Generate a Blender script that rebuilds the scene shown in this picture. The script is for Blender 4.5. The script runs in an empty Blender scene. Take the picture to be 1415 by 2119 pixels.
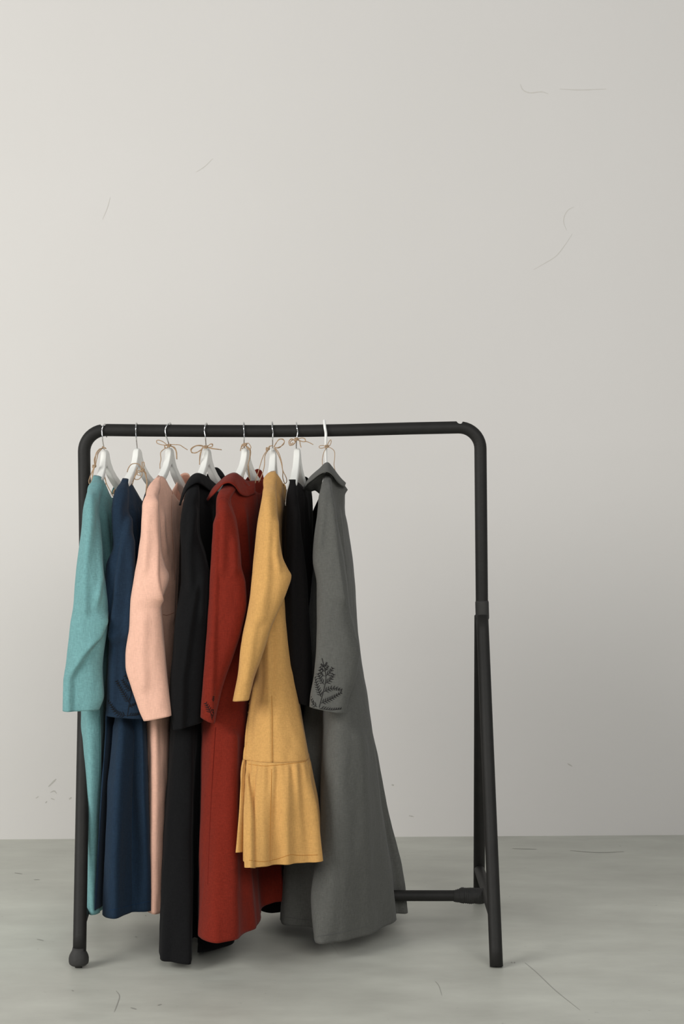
import bpy, math, random
import numpy as np
from mathutils import Vector, noise
from mathutils.bvhtree import BVHTree

random.seed(7)
scene = bpy.context.scene
# ------------------------------------------------------------------ camera, light, exposure
F = 2872.0            # focal length in pixels of the 1415x2119 frame
HCAM = 1.14           # camera height
HOR = 1121.0          # horizon row
CX = 707.5
cam = bpy.data.cameras.new('camera'); camo = bpy.data.objects.new('camera', cam)
scene.collection.objects.link(camo)
camo.location = (0, -4.0, HCAM); camo.rotation_euler = (math.radians(90), 0, 0)
cam.sensor_fit = 'VERTICAL'; cam.sensor_height = 36.0
cam.lens = F / 2119 * 36.0
cam.shift_y = (HOR - 1059.5) / 2119.0
scene.camera = camo

world = bpy.data.worlds.new('world'); scene.world = world; world.use_nodes = True
wbg = world.node_tree.nodes['Background']
wbg.inputs[0].default_value = (0.93, 0.96, 1.0, 1); wbg.inputs[1].default_value = 0.30

def area(name, loc, target, sx, sy, power, col):
    l = bpy.data.lights.new(name, 'AREA'); l.shape = 'RECTANGLE'; l.size = sx; l.size_y = sy
    l.energy = power; l.color = col
    o = bpy.data.objects.new(name, l); scene.collection.objects.link(o)
    o.location = loc
    o.rotation_euler = (Vector(target) - Vector(loc)).to_track_quat('-Z', 'Y').to_euler()
    return o
area('window_light', (-4.6, -3.6, 2.6), (0.2, 1.2, 1.0), 3.0, 2.6, 250, (1.0, 0.985, 0.96))
area('front_fill_light', (1.6, -5.4, 3.3), (0.8, 1.2, 0.9), 4.0, 2.2, 150, (1.0, 0.985, 0.965))  # added frontal fill that lifts the wall's darker right side, not a window
scene.view_settings.view_transform = 'Standard'; scene.view_settings.look = 'None'
scene.view_settings.gamma = 1; scene.view_settings.use_curve_mapping = False
scene.view_settings.exposure = 0.0

# ------------------------------------------------------------------ helpers
def P(px, py, d):
    """a point of the place: depth d metres from the camera, along the ray of a pixel"""
    return np.array(((px - CX) / F * d, d - 4.0, HCAM - (py - HOR) / F * d))
def PZ(px, d, z):
    return np.array(((px - CX) / F * d, d - 4.0, z))
def zof(py, d=3.8):
    return HCAM - (py - HOR) / F * d
def proj(V):
    d = V[..., 1] + 4.0
    return CX + V[..., 0] / d * F, HOR - (V[..., 2] - HCAM) / d * F

def s2l(c):
    r = []
    for v in c:
        v /= 255.0
        r.append(v / 12.92 if v <= 0.04045 else ((v + 0.055) / 1.055) ** 2.4)
    return (*r, 1.0)

def empty(name, loc, label=None, cat=None, group=None):
    o = bpy.data.objects.new(name, None); scene.collection.objects.link(o)
    o.location = loc; o.empty_display_size = 0.05
    if label: o['label'] = label
    if cat: o['category'] = cat
    if group: o['group'] = group
    return o

def mesh_obj(name, verts, faces, mat, parent=None, smooth=True, solid=0.0, bevel=0.0):
    me = bpy.data.meshes.new(name)
    verts = np.asarray(verts, float)
    off = np.zeros(3)
    if parent is not None:
        off = np.array(world_loc(parent))
    me.from_pydata([tuple(v) for v in (verts - off)], [], [tuple(f) for f in faces])
    me.update()
    if smooth:
        for p in me.polygons: p.use_smooth = True
    o = bpy.data.objects.new(name, me); scene.collection.objects.link(o)
    if mat: me.materials.append(mat)
    if parent is not None: o.parent = parent
    if solid:
        m = o.modifiers.new('Solidify', 'SOLIDIFY'); m.thickness = solid; m.offset = 0
    if bevel:
        m = o.modifiers.new('Bevel', 'BEVEL'); m.width = bevel; m.segments = 3; m.limit_method = 'ANGLE'
    return o
def world_loc(o):
    v = Vector((0, 0, 0))
    while o is not None:
        v += o.location; o = o.parent
    return v

def catmull(pts, n, closed=False):
    pts = [np.asarray(p, float) for p in pts]
    m = len(pts)
    if m == 2 and not closed:
        return [pts[0] + (pts[1] - pts[0]) * i / n for i in range(n + 1)]
    out = []
    segs = m if closed else m - 1
    for i in range(segs):
        if closed:
            a, b, c, d = pts[(i - 1) % m], pts[i], pts[(i + 1) % m], pts[(i + 2) % m]
        else:
            a = pts[i - 1] if i else 2 * pts[0] - pts[1]
            b = pts[i]; c = pts[i + 1]
            d = pts[i + 2] if i + 2 < m else 2 * pts[-1] - pts[-2]
        for k in range(n):
            t = k / n
            out.append(0.5 * ((2 * b) + (c - a) * t + (2 * a - 5 * b + 4 * c - d) * t * t + (3 * b - a - 3 * c + d) * t ** 3))
    if not closed: out.append(pts[-1])
    return out

def tube_data(path, r, seg=8, closed=False, cap=True, base=0):
    """r: number or list per path point"""
    path = [np.asarray(p, float) for p in path]
    n = len(path)
    rr = [r] * n if np.isscalar(r) else list(r)
    T = []
    for i in range(n):
        a = path[(i - 1) % n] if (closed or i) else path[0]
        b = path[(i + 1) % n] if (closed or i < n - 1) else path[-1]
        t = b - a; T.append(t / (np.linalg.norm(t) + 1e-12))
    up = np.array((0, 0, 1.0)) if abs(T[0][2]) < 0.9 else np.array((0, 1.0, 0))
    nrm = np.cross(T[0], up); nrm /= np.linalg.norm(nrm)
    V, Fc = [], []
    for i in range(n):
        nrm = nrm - T[i] * np.dot(nrm, T[i]); nrm /= np.linalg.norm(nrm) + 1e-12
        bn = np.cross(T[i], nrm)
        for k in range(seg):
            a = 2 * math.pi * k / seg
            V.append(path[i] + rr[i] * (math.cos(a) * nrm + math.sin(a) * bn))
    for i in range(n if closed else n - 1):
        j = (i + 1) % n
        for k in range(seg):
            k2 = (k + 1) % seg
            Fc.append((base + i * seg + k, base + i * seg + k2, base + j * seg + k2, base + j * seg + k))
    if cap and not closed:
        Fc.append(tuple(base + k for k in range(seg))[::-1])
        Fc.append(tuple(base + (n - 1) * seg + k for k in range(seg)))
    return V, Fc
def tubes(name, paths, mat, parent=None, seg=8):
    V, Fc = [], []
    for p, r in paths:
        v, f = tube_data(p, r, seg, base=len(V)); V += v; Fc += f
    return mesh_obj(name, V, Fc, mat, parent)

# ------------------------------------------------------------------ materials
def newmat(name):
    m = bpy.data.materials.new(name); m.use_nodes = True
    nt = m.node_tree
    return m, nt, nt.nodes['Principled BSDF']
def node(nt, t, **kw):
    n = nt.nodes.new(t)
    for k, v in kw.items(): setattr(n, k, v)
    return n
def simple(name, col, rough=0.5, metal=0.0, spec=0.5, bump=0.0, bscale=200, var=0.0, vscale=30):
    m, nt, b = newmat(name)
    b.inputs['Base Color'].default_value = col
    b.inputs['Roughness'].default_value = rough
    b.inputs['Metallic'].default_value = metal
    b.inputs['Specular IOR Level'].default_value = spec
    tc = node(nt, 'ShaderNodeTexCoord')
    n = node(nt, 'ShaderNodeTexNoise'); n.inputs['Scale'].default_value = vscale
    nt.links.new(tc.outputs['Object'], n.inputs['Vector'])
    mx = node(nt, 'ShaderNodeMix', data_type='RGBA')
    mx.inputs['A'].default_value = tuple(c * (1 - var) for c in col[:3]) + (1,)
    mx.inputs['B'].default_value = tuple(min(1, c * (1 + var)) for c in col[:3]) + (1,)
    nt.links.new(n.outputs['Fac'], mx.inputs['Factor']); nt.links.new(mx.outputs['Result'], b.inputs['Base Color'])
    if bump:
        n2 = node(nt, 'ShaderNodeTexNoise'); n2.inputs['Scale'].default_value = bscale
        nt.links.new(tc.outputs['Object'], n2.inputs['Vector'])
        bp = node(nt, 'ShaderNodeBump'); bp.inputs['Strength'].default_value = bump; bp.inputs['Distance'].default_value = 0.002
        nt.links.new(n2.outputs['Fac'], bp.inputs['Height']); nt.links.new(bp.outputs['Normal'], b.inputs['Normal'])
    return m

def linen(name, srgb, var=0.10, sheen=0.08, slub=0.5):
    """woven linen: crossed thread noise in colour and bump, long soft slubs"""
    col = s2l(srgb)
    m, nt, b = newmat(name)
    b.inputs['Roughness'].default_value = 0.95
    b.inputs['Specular IOR Level'].default_value = 0.12
    b.inputs['Sheen Weight'].default_value = sheen
    b.inputs['Sheen Roughness'].default_value = 0.5
    tc = node(nt, 'ShaderNodeTexCoord')
    facs = []
    for sc in ((900, 900, 120), (160, 160, 1300)):
        mp = node(nt, 'ShaderNodeMapping'); mp.inputs['Scale'].default_value = sc
        nt.links.new(tc.outputs['Object'], mp.inputs['Vector'])
        n = node(nt, 'ShaderNodeTexNoise'); n.inputs['Scale'].default_value = 0.55; n.inputs['Detail'].default_value = 3
        nt.links.new(mp.outputs['Vector'], n.inputs['Vector']); facs.append(n.outputs['Fac'])
    add = node(nt, 'ShaderNodeMath', operation='ADD'); nt.links.new(facs[0], add.inputs[0]); nt.links.new(facs[1], add.inputs[1])
    mr = node(nt, 'ShaderNodeMapRange'); mr.inputs[1].default_value = 0.65; mr.inputs[2].default_value = 1.35
    nt.links.new(add.outputs[0], mr.inputs[0])
    mx = node(nt, 'ShaderNodeMix', data_type='RGBA')
    mx.inputs['A'].default_value = tuple(c * (1 - 2 * var) for c in col[:3]) + (1,)
    mx.inputs['B'].default_value = tuple(min(1, c * (1 + 2 * var)) for c in col[:3]) + (1,)
    nt.links.new(mr.outputs[0], mx.inputs['Factor'])
    mp = node(nt, 'ShaderNodeMapping'); mp.inputs['Scale'].default_value = (22, 22, 5)
    nt.links.new(tc.outputs['Object'], mp.inputs['Vector'])
    n3 = node(nt, 'ShaderNodeTexNoise'); n3.inputs['Scale'].default_value = 1.0; n3.inputs['Detail'].default_value = 3
    nt.links.new(mp.outputs['Vector'], n3.inputs['Vector'])
    hs = node(nt, 'ShaderNodeHueSaturation')
    mr3 = node(nt, 'ShaderNodeMapRange'); mr3.inputs[3].default_value = 0.93; mr3.inputs[4].default_value = 1.07
    nt.links.new(n3.outputs['Fac'], mr3.inputs[0]); nt.links.new(mr3.outputs[0], hs.inputs['Value'])
    nt.links.new(mx.outputs['Result'], hs.inputs['Color']); nt.links.new(hs.outputs['Color'], b.inputs['Base Color'])
    bp = node(nt, 'ShaderNodeBump'); bp.inputs['Strength'].default_value = 0.35; bp.inputs['Distance'].default_value = 0.0006
    nt.links.new(add.outputs[0], bp.inputs['Height'])
    bp2 = node(nt, 'ShaderNodeBump'); bp2.inputs['Strength'].default_value = slub; bp2.inputs['Distance'].default_value = 0.006
    nt.links.new(n3.outputs['Fac'], bp2.inputs['Height']); nt.links.new(bp.outputs['Normal'], bp2.inputs['Normal'])
    nt.links.new(bp2.outputs['Normal'], b.inputs['Normal'])
    return m

M = {}
M['teal'] = linen('teal_linen', (108, 152, 153))
M['navy'] = linen('navy_linen', (31, 47, 64), sheen=0.04)
M['peach'] = linen('peach_linen', (227, 180, 158), var=0.05)
M['black'] = linen('black_linen', (18, 18, 19), sheen=0.02, slub=.3)
M['black_warm'] = linen('warm_black_linen', (20, 18, 18), sheen=0.01, slub=.3)
M['rust'] = linen('rust_linen', (114, 35, 23), sheen=0.05)
M['yellow'] = linen('mustard_linen', (198, 152, 90), var=0.07)
M['gray'] = linen('grey_linen', (88, 88, 84), var=0.08)
M['rack'] = simple('rubbed_black_paint', s2l((33, 32, 30)), rough=0.6, spec=0.25, bump=0.25, bscale=120, var=0.25, vscale=25)
M['wrap'] = simple('black_tape', s2l((30, 29, 27)), rough=0.75, bump=1.0, bscale=90, var=0.3, vscale=60)
M['rubber'] = simple('dusty_rubber', s2l((44, 43, 41)), rough=0.75, bump=0.6, bscale=60, var=0.3, vscale=40)
M['white_wood'] = simple('white_painted_wood', s2l((228, 228, 222)), rough=0.4, var=0.02)
M['white_plastic'] = simple('white_plastic', s2l((236, 236, 232)), rough=0.35, var=0.01)
M['chrome'] = simple('chrome', (0.75, 0.75, 0.74, 1), rough=0.18, metal=1.0)
M['twine'] = simple('jute_twine', s2l((184, 156, 126)), rough=0.95, spec=0.1, bump=1.0, bscale=900, var=0.3, vscale=350)
M['thread'] = simple('black_thread', s2l((20, 18, 18)), rough=0.8, spec=0.2)
M['tag'] = simple('white_woven_tag', s2l((225, 225, 222)), rough=0.8)
def seam_mat(name, c):
    return simple(name, s2l(c), rough=0.95, spec=0.05)
M['seam_teal'] = seam_mat('teal_seam_thread', (62, 104, 102))
M['seam_navy'] = seam_mat('navy_seam_thread', (34, 58, 86))
M['seam_peach'] = seam_mat('peach_seam_thread', (170, 118, 98))
M['seam_rust'] = seam_mat('rust_seam_thread', (96, 28, 22))
M['seam_yellow'] = seam_mat('mustard_seam_thread', (180, 124, 58))
M['seam_gray'] = seam_mat('grey_seam_thread', (92, 92, 91))

def wall_mat():
    m, nt, b = newmat('offwhite_plaster')
    b.inputs['Roughness'].default_value = 0.85; b.inputs['Specular IOR Level'].default_value = 0.2
    tc = node(nt, 'ShaderNodeTexCoord')
    n1 = node(nt, 'ShaderNodeTexNoise'); n1.inputs['Scale'].default_value = 0.9; n1.inputs['Detail'].default_value = 5
    n2 = node(nt, 'ShaderNodeTexNoise'); n2.inputs['Scale'].default_value = 9; n2.inputs['Detail'].default_value = 8; n2.inputs['Roughness'].default_value = 0.6
    nt.links.new(tc.outputs['Object'], n1.inputs['Vector']); nt.links.new(tc.outputs['Object'], n2.inputs['Vector'])
    cr = node(nt, 'ShaderNodeMix', data_type='RGBA')
    cr.inputs['A'].default_value = s2l((211, 208, 203)); cr.inputs['B'].default_value = s2l((218, 215, 211))
    nt.links.new(n1.outputs['Fac'], cr.inputs['Factor'])
    nt.links.new(cr.outputs['Result'], b.inputs['Base Color'])
    bp = node(nt, 'ShaderNodeBump'); bp.inputs['Strength'].default_value = 0.25; bp.inputs['Distance'].default_value = 0.004
    nt.links.new(n2.outputs['Fac'], bp.inputs['Height']); nt.links.new(bp.outputs['Normal'], b.inputs['Normal'])
    return m
def floor_mat():
    m, nt, b = newmat('polished_concrete')
    b.inputs['Specular IOR Level'].default_value = 0.4
    tc = node(nt, 'ShaderNodeTexCoord')
    mp = node(nt, 'ShaderNodeMapping'); mp.inputs['Scale'].default_value = (1.0, 2.2, 1)
    nt.links.new(tc.outputs['Object'], mp.inputs['Vector'])
    n1 = node(nt, 'ShaderNodeTexNoise'); n1.inputs['Scale'].default_value = 2.2; n1.inputs['Detail'].default_value = 9; n1.inputs['Roughness'].default_value = 0.62
    nt.links.new(mp.outputs['Vector'], n1.inputs['Vector'])
    r = node(nt, 'ShaderNodeValToRGB')
    r.color_ramp.elements[0].position = 0.3; r.color_ramp.elements[0].color = s2l((176, 176, 166))
    r.color_ramp.elements[1].position = 0.72; r.color_ramp.elements[1].color = s2l((202, 203, 192))
    nt.links.new(n1.outputs['Fac'], r.inputs['Fac'])
    # specks
    n2 = node(nt, 'ShaderNodeTexNoise'); n2.inputs['Scale'].default_value = 38; n2.inputs['Detail'].default_value = 3
    nt.links.new(mp.outputs['Vector'], n2.inputs['Vector'])
    r2 = node(nt, 'ShaderNodeValToRGB')
    r2.color_ramp.elements[0].position = 0.72; r2.color_ramp.elements[0].color = (0, 0, 0, 1)
    r2.color_ramp.elements[1].position = 0.80; r2.color_ramp.elements[1].color = (1, 1, 1, 1)
    nt.links.new(n2.outputs['Fac'], r2.inputs['Fac'])
    mx = node(nt, 'ShaderNodeMix', data_type='RGBA'); mx.inputs['B'].default_value = s2l((120, 119, 112))
    nt.links.new(r2.outputs['Color'], mx.inputs['Factor']); nt.links.new(r.outputs['Color'], mx.inputs['A'])
    nt.links.new(mx.outputs['Result'], b.inputs['Base Color'])
    mr = node(nt, 'ShaderNodeMapRange'); mr.inputs[3].default_value = 0.34; mr.inputs[4].default_value = 0.55
    nt.links.new(n1.outputs['Fac'], mr.inputs[0]); nt.links.new(mr.outputs[0], b.inputs['Roughness'])
    bp = node(nt, 'ShaderNodeBump'); bp.inputs['Strength'].default_value = 0.12; bp.inputs['Distance'].default_value = 0.003
    nt.links.new(n1.outputs['Fac'], bp.inputs['Height']); nt.links.new(bp.outputs['Normal'], b.inputs['Normal'])
    return m
M['wall'] = wall_mat(); M['floor'] = floor_mat()

# ------------------------------------------------------------------ setting
WL = np.array((-1.31, 1.315)); WR = np.array((1.33, 1.395))     # two points of the wall's foot (x, y)
wd = (WR - WL) / np.linalg.norm(WR - WL); wn = np.array((wd[1], -wd[0]))   # towards the room
def wallpt(px, py, off=0.0):
    """where the ray of a pixel meets the back wall"""
    rx, rz = (px - CX) / F, -(py - HOR) / F
    o = WL + wn * off
    t = np.dot(o - np.array((0, -4.0)), wn) / np.dot(np.array((rx, 1.0)), wn)
    return np.array((rx * t, t - 4.0, HCAM + rz * t))
a = WL - wd * 3.2; b_ = WR + wd * 3.2
def box8(p, q, th, z0, z1):
    back = -wn * th
    V = []
    for z in (z0, z1):
        for c in (p, q, q + back, p + back): V.append((c[0], c[1], z))
    return V, [(0, 1, 2, 3), (7, 6, 5, 4), (0, 4, 5, 1), (1, 5, 6, 2), (2, 6, 7, 3), (3, 7, 4, 0)]
V, Fc = box8(a, b_, 0.2, -0.1, 3.6)
wall = mesh_obj('wall_back', V, Fc, M['wall'], smooth=False); wall['kind'] = 'structure'
V = [(-4.6, -6, -0.1), (4.6, -6, -0.1), (4.6, 1.6, -0.1), (-4.6, 1.6, -0.1), (-4.6, -6, 0), (4.6, -6, 0), (4.6, 1.6, 0), (-4.6, 1.6, 0)]
floor = mesh_obj('floor', V, [(3, 2, 1, 0), (4, 5, 6, 7), (0, 1, 5, 4), (1, 2, 6, 5), (2, 3, 7, 6), (3, 0, 4, 7)], M['floor'], smooth=False)
floor['kind'] = 'structure'

# ------------------------------------------------------------------ garment rack
RR = 0.0178
rack = empty('clothes_rack', (0.02, 0, 0), 'black tubular garment rack with worn round frame standing on the concrete floor', 'clothes rack')
def arc_path(corners, rads, n=10):
    """polyline with filleted corners"""
    out = [np.asarray(corners[0], float)]
    for i in range(1, len(corners) - 1):
        p0, p1, p2 = (np.asarray(c, float) for c in corners[i - 1:i + 2])
        u = (p0 - p1) / np.linalg.norm(p0 - p1); v = (p2 - p1) / np.linalg.norm(p2 - p1)
        ang = math.acos(np.clip(np.dot(u, v), -1, 1)); r = rads[i - 1]
        t = r / math.tan(ang / 2)
        A, B = p1 + u * t, p1 + v * t
        bis = (u + v) / np.linalg.norm(u + v); C = p1 + bis * (r / math.sin(ang / 2))
        a0 = A - C; b0 = B - C; om = math.acos(np.clip(np.dot(a0, b0) / r / r, -1, 1))
        for k in range(n + 1):
            s = k / n
            out.append(C + (math.sin((1 - s) * om) * a0 + math.sin(s * om) * b0) / math.sin(om))
    out.append(np.asarray(corners[-1], float))
    return out
top_pts = [P(178, 1262, 4), P(174, 889, 4), P(600, 892, 4), P(993, 884, 4), P(997, 1262, 4)]
path = arc_path([top_pts[0], P(173.5, 889.5, 4), P(350, 891, 4)], [0.062])
path = path[:-1] + [P(300, 890.8, 4), P(430, 891.8, 4), P(560, 892.2, 4), P(640, 891.5, 4), P(720, 890, 4), P(850, 886.5, 4)]
path += arc_path([P(870, 886, 4), P(993.5, 883.5, 4), top_pts[4]], [0.062])[1:]
# fine sampling of the rail; small notches filed in its top near both bends
fine = []
for i in range(len(path) - 1):
    seg = np.linalg.norm(path[i + 1] - path[i]); k = max(1, int(seg / 0.0018)) if seg < 0.35 else max(1, int(seg / 0.01))
    for j in range(k): fine.append(path[i] + (path[i + 1] - path[i]) * j / k)
fine.append(path[-1])
V, Fc = tube_data(fine, RR, 32)
V = np.array(V)
for (nx, nw, nd) in ((214, 0.0085, 0.0075), (951, 0.0088, 0.0085)):
    nxm = (nx - CX) / F * 4
    ztop = max(v[2] for v in V if abs(v[0] - nxm) < 0.012)
    for v in V:
        dx = abs(v[0] - nxm)
        if dx < nw and v[2] > 1.3:
            cut = ztop - nd * math.sqrt(max(0, 1 - (dx / nw) ** 2))
            if v[2] > cut: v[2] = cut
mesh_obj('top_frame', V, Fc, M['rack'], rack)
def ferrule(p, q, r):
    p, q = np.asarray(p), np.asarray(q)
    n = 12; pts = [p + (q - p) * i / n for i in range(n + 1)]
    rr = [r * (0.93 if i in (0, n) else 1.0) for i in range(n + 1)]
    return pts, rr
tubes('leg_socket', [ferrule(P(997, 1243, 4), P(998, 1282, 4), RR * 1.1)], M['rubber'], rack, 28)
tubes('leg_socket', [ferrule(P(178, 1243, 4), P(178, 1282, 4), RR * 1.1)], M['rubber'], rack, 28)
def leg(a, b, r=RR): 
    a, b = np.asarray(a), np.asarray(b)
    pts = [a + (b - a) * i / 20 for i in range(21)]
    return tubes('leg', [(pts, r)], M['rack'], rack, 28)
FR0, FR1 = P(997.5, 1275, 3.995), PZ(1027, 3.718, 0.002)
leg(FR0, FR1)
RRr0, RR1 = P(994, 1275, 4.0), PZ(991, 4.385, 0.003)
leg(RRr0, RR1)
FL0, FL1 = P(177, 1275, 3.995), PZ(164.5, 3.715, zof(1972, 3.715))
leg(FL0, FL1)
RL0, RL1 = P(180, 1275, 4.0), PZ(206, 4.37, 0.035)
leg(RL0, RL1)
def along(a, b, z):
    t = (z - a[2]) / (b[2] - a[2]); return a + (b - a) * t
def bar(name, a, b, r, mat='rack'):
    pts = [np.asarray(a) + (np.asarray(b) - np.asarray(a)) * i / 16 for i in range(17)]
    return tubes(name, [(pts, r)], M[mat], rack, 28)
sb = bar('side_bar', along(FR0, FR1, .128), along(RRr0, RR1, .118), RR * .9)
bar('side_bar', along(FL0, FL1, .112), along(RL0, RL1, .125), RR * .9)
bar('crossbar', P(186, 1853, 4.03), P(1003, 1853.5, 4.02), .0155)
# tape wound round the crossbar's end
n = 60; pts, rr = [], []
for i in range(n + 1):
    t = i / n; px = 938 + 64 * t
    pts.append(P(px, 1853.5, 4.02)); e = min(1, t * 3.2)
    rr.append(.0158 + .0062 * e + .0007 * math.sin(i * 1.7) + (0.0012 if 12 < i < 20 else 0))
tw = tubes('tape_wrap', [(pts, rr)], M['wrap'], rack, 36)
for v in tw.data.vertices:
    k = noise.noise(Vector((v.co.x * 60, v.co.y * 60, v.co.z * 90)))
    v.co.z += 0.0018 * k; v.co.y += 0.0012 * k
tw['label'] = 'thick black tape wound round the crossbar end'
def lathe(name, cx, cy, prof, mat, parent, seg=36):
    V, Fc = [], []
    for (r, z) in prof:
        for k in range(seg):
            a = 2 * math.pi * k / seg; V.append((cx + r * math.cos(a), cy + r * math.sin(a), z))
    for i in range(len(prof) - 1):
        for k in range(seg):
            k2 = (k + 1) % seg
            Fc.append((i * seg + k, i * seg + k2, (i + 1) * seg + k2, (i + 1) * seg + k))
    Fc.append(tuple(range(seg))[::-1]); Fc.append(tuple((len(prof) - 1) * seg + k for k in range(seg)))
    return mesh_obj(name, V, Fc, mat, parent)
def caster(cx, cy):
    c = lathe('caster', cx, cy, [(.010, .007), (.0205, .008), (.0252, .012), (.0266, .017), (.0266, .027), (.0250, .034),
                                 (.0215, .041), (.0180, .047), (.0165, .054)], M['rubber'], rack)
    V, Fc = tube_data([(cx - .009, cy, .0085), (cx + .009, cy, .0085)], .0085, 24)
    w = mesh_obj('wheel', V, Fc, M['rack'], c)
caster(PZ(163, 3.715, 0)[0], 3.715 - 4)
caster(RL1[0], RL1[1])

# ------------------------------------------------------------------ cloth surfaces
def pchip(x, y, xi):
    x = np.asarray(x, float); y = np.asarray(y, float)
    sh = (-1,) + (1,) * (y.ndim - 1)
    h = np.diff(x).reshape(sh); dl = np.diff(y, axis=0) / h
    d = np.zeros_like(y)
    if len(x) > 2:
        w1 = 2 * h[1:] + h[:-1]; w2 = h[1:] + 2 * h[:-1]
        same = (dl[:-1] * dl[1:]) > 0
        with np.errstate(divide='ignore', invalid='ignore'):
            d[1:-1] = np.where(same, (w1 + w2) / (w1 / np.where(dl[:-1] == 0, 1, dl[:-1]) + w2 / np.where(dl[1:] == 0, 1, dl[1:])), 0)
    d[0] = dl[0]; d[-1] = dl[-1]
    xi = np.asarray(xi, float); i = np.clip(np.searchsorted(x, xi) - 1, 0, len(x) - 2)
    hh = (x[i + 1] - x[i]); t = ((xi - x[i]) / hh); shp = (-1,) + (1,) * (y.ndim - 1)
    t = t.reshape(shp); hh = hh.reshape(shp)
    return ((1 + 2 * t) * (1 - t) ** 2) * y[i] + t * (1 - t) ** 2 * hh * d[i] + t * t * (3 - 2 * t) * y[i + 1] + t * t * (t - 1) * hh * d[i + 1]

def grid_normals(G, closed):
    if closed: du = np.roll(G, -1, 1) - np.roll(G, 1, 1)
    else: du = np.gradient(G, axis=1)
    dv = np.gradient(G, axis=0)
    N = np.cross(du, dv); N /= np.linalg.norm(N, axis=2, keepdims=True) + 1e-12
    return N

CAMP = np.array((0, -4.0, HCAM))
def fold_offset(px, py, folds):
    tot = np.zeros_like(px)
    for fd in folds:
        kind, line, amp, w = fd[:4]
        ys = np.array([p[1] for p in line], float); xs = np.array([p[0] for p in line], float)
        lx = np.interp(py, ys, xs)
        span = 28.0
        fade = np.clip((py - (ys[0] - 0)) / span, 0, 1) * np.clip(((ys[-1] + (400 if len(fd) > 4 else 0)) - py) / span, 0, 1)
        fade = fade * fade * (3 - 2 * fade)
        s = px - lx
        if kind == 'ridge': f = np.exp(-(s / w) ** 2)
        elif kind == 'left':   # cloth left of the line lies on top
            f = 0.5 * (1 - np.tanh(s / 2.2)) * np.exp(np.minimum(s, 0) / w)
        elif kind == 'right':
            f = 0.5 * (1 + np.tanh(s / 2.2)) * np.exp(-np.maximum(s, 0) / w)
        tot += amp * f * fade
    return tot * 1.45

def cloth_grid(name, G, mat, parent, closed=True, folds=(), wr=1.0, solid=0.0022, seed=0, wave=None):
    nv, nu = G.shape[:2]
    N = grid_normals(G, closed)
    if closed:
        ctr = G.mean(axis=1, keepdims=True)
        if np.sum((G - ctr) * N) < 0: N = -N
    else:
        if np.sum((CAMP - G) * N) < 0: N = -N
    px, py = proj(G)
    if folds:
        view = CAMP - G; view /= np.linalg.norm(view, axis=2, keepdims=True)
        face = np.clip(np.sum(view * N, axis=2) * 4 + 0.3, 0, 1)
        G = G + N * (fold_offset(px, py, folds) * face)[..., None]
    if wr:
        W = np.zeros((nv, nu))
        for i in range(nv):
            for j in range(nu):
                p = G[i, j]
                W[i, j] = noise.noise(Vector((p[0] * 20 + seed, p[1] * 20, p[2] * 3.5))) * .0042 + noise.noise(Vector((p[0] * 45, p[1] * 45 + seed, p[2] * 16))) * .0015
        G = G + N * (W * wr)[..., None]
    V = G.reshape(-1, 3)
    Fc = []
    for i in range(nv - 1):
        for j in range(nu if closed else nu - 1):
            j2 = (j + 1) % nu
            Fc.append((i * nu + j, i * nu + j2, (i + 1) * nu + j2, (i + 1) * nu + j))
    return mesh_obj(name, V, Fc, mat, parent, solid=solid)

S12 = np.array([-.95, -1, -.9, -.45, 0, .5, .9, 1, .9, .45, 0, -.6])
E12 = np.array([-.35, 0, .45, 1, 1, 1, .6, 0, -.6, -1, -1, -.9])
def row_axis(N, Fp, tR, tL, dipR=0, dipL=0):
    """loop of twelve points round the line from the near point to the far point"""
    N, Fp = np.asarray(N), np.asarray(Fp)
    pts = []
    for s, e in zip(S12, E12):
        p = N + (Fp - N) * (s + 1) / 2
        t = tR if e > 0 else tL; dip = dipR if e > 0 else dipL
        p = p + np.array((e * t, 0, -dip * (1 - s * s) * min(1, abs(e) * 1.2)))
        pts.append(p)
    return pts
def row_ax(py, n, f, tR, tL=None):
    z = zof(py); return row_axis(PZ(n[0], n[1], z), PZ(f[0], f[1], z), tR, tR if tL is None else tL)
def row_ex(py, pts, ref=3.8):
    z = zof(py, ref)
    return [PZ(p[0], p[1], z + (p[2] if len(p) > 2 else 0)) for p in pts]
def body(name, rows, mat, parent, nv=150, per=14, folds=(), seed=0, wr=1.0, gather=None):
    C = np.array(rows)                      # R x 12 x 3
    loops = np.array([catmull(list(r), per, closed=True) for r in C])
    v = [0.0]
    for i in range(1, len(C)):
        v.append(v[-1] + max(0.01, np.linalg.norm(C[i].mean(0) - C[i - 1].mean(0))))
    G = pchip(v, loops, np.linspace(0, v[-1], nv))
    if gather:
        N = grid_normals(G, True); ctr = G.mean(axis=1, keepdims=True)
        if np.sum((G - ctr) * N) < 0: N = -N
        G = G + N * gather(np.linspace(0, 1, nv)[:, None], np.linspace(0, 1, G.shape[1], endpoint=False)[None, :])[..., None]
    return cloth_grid(name, G, mat, parent, True, folds, wr, seed=seed)

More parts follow.
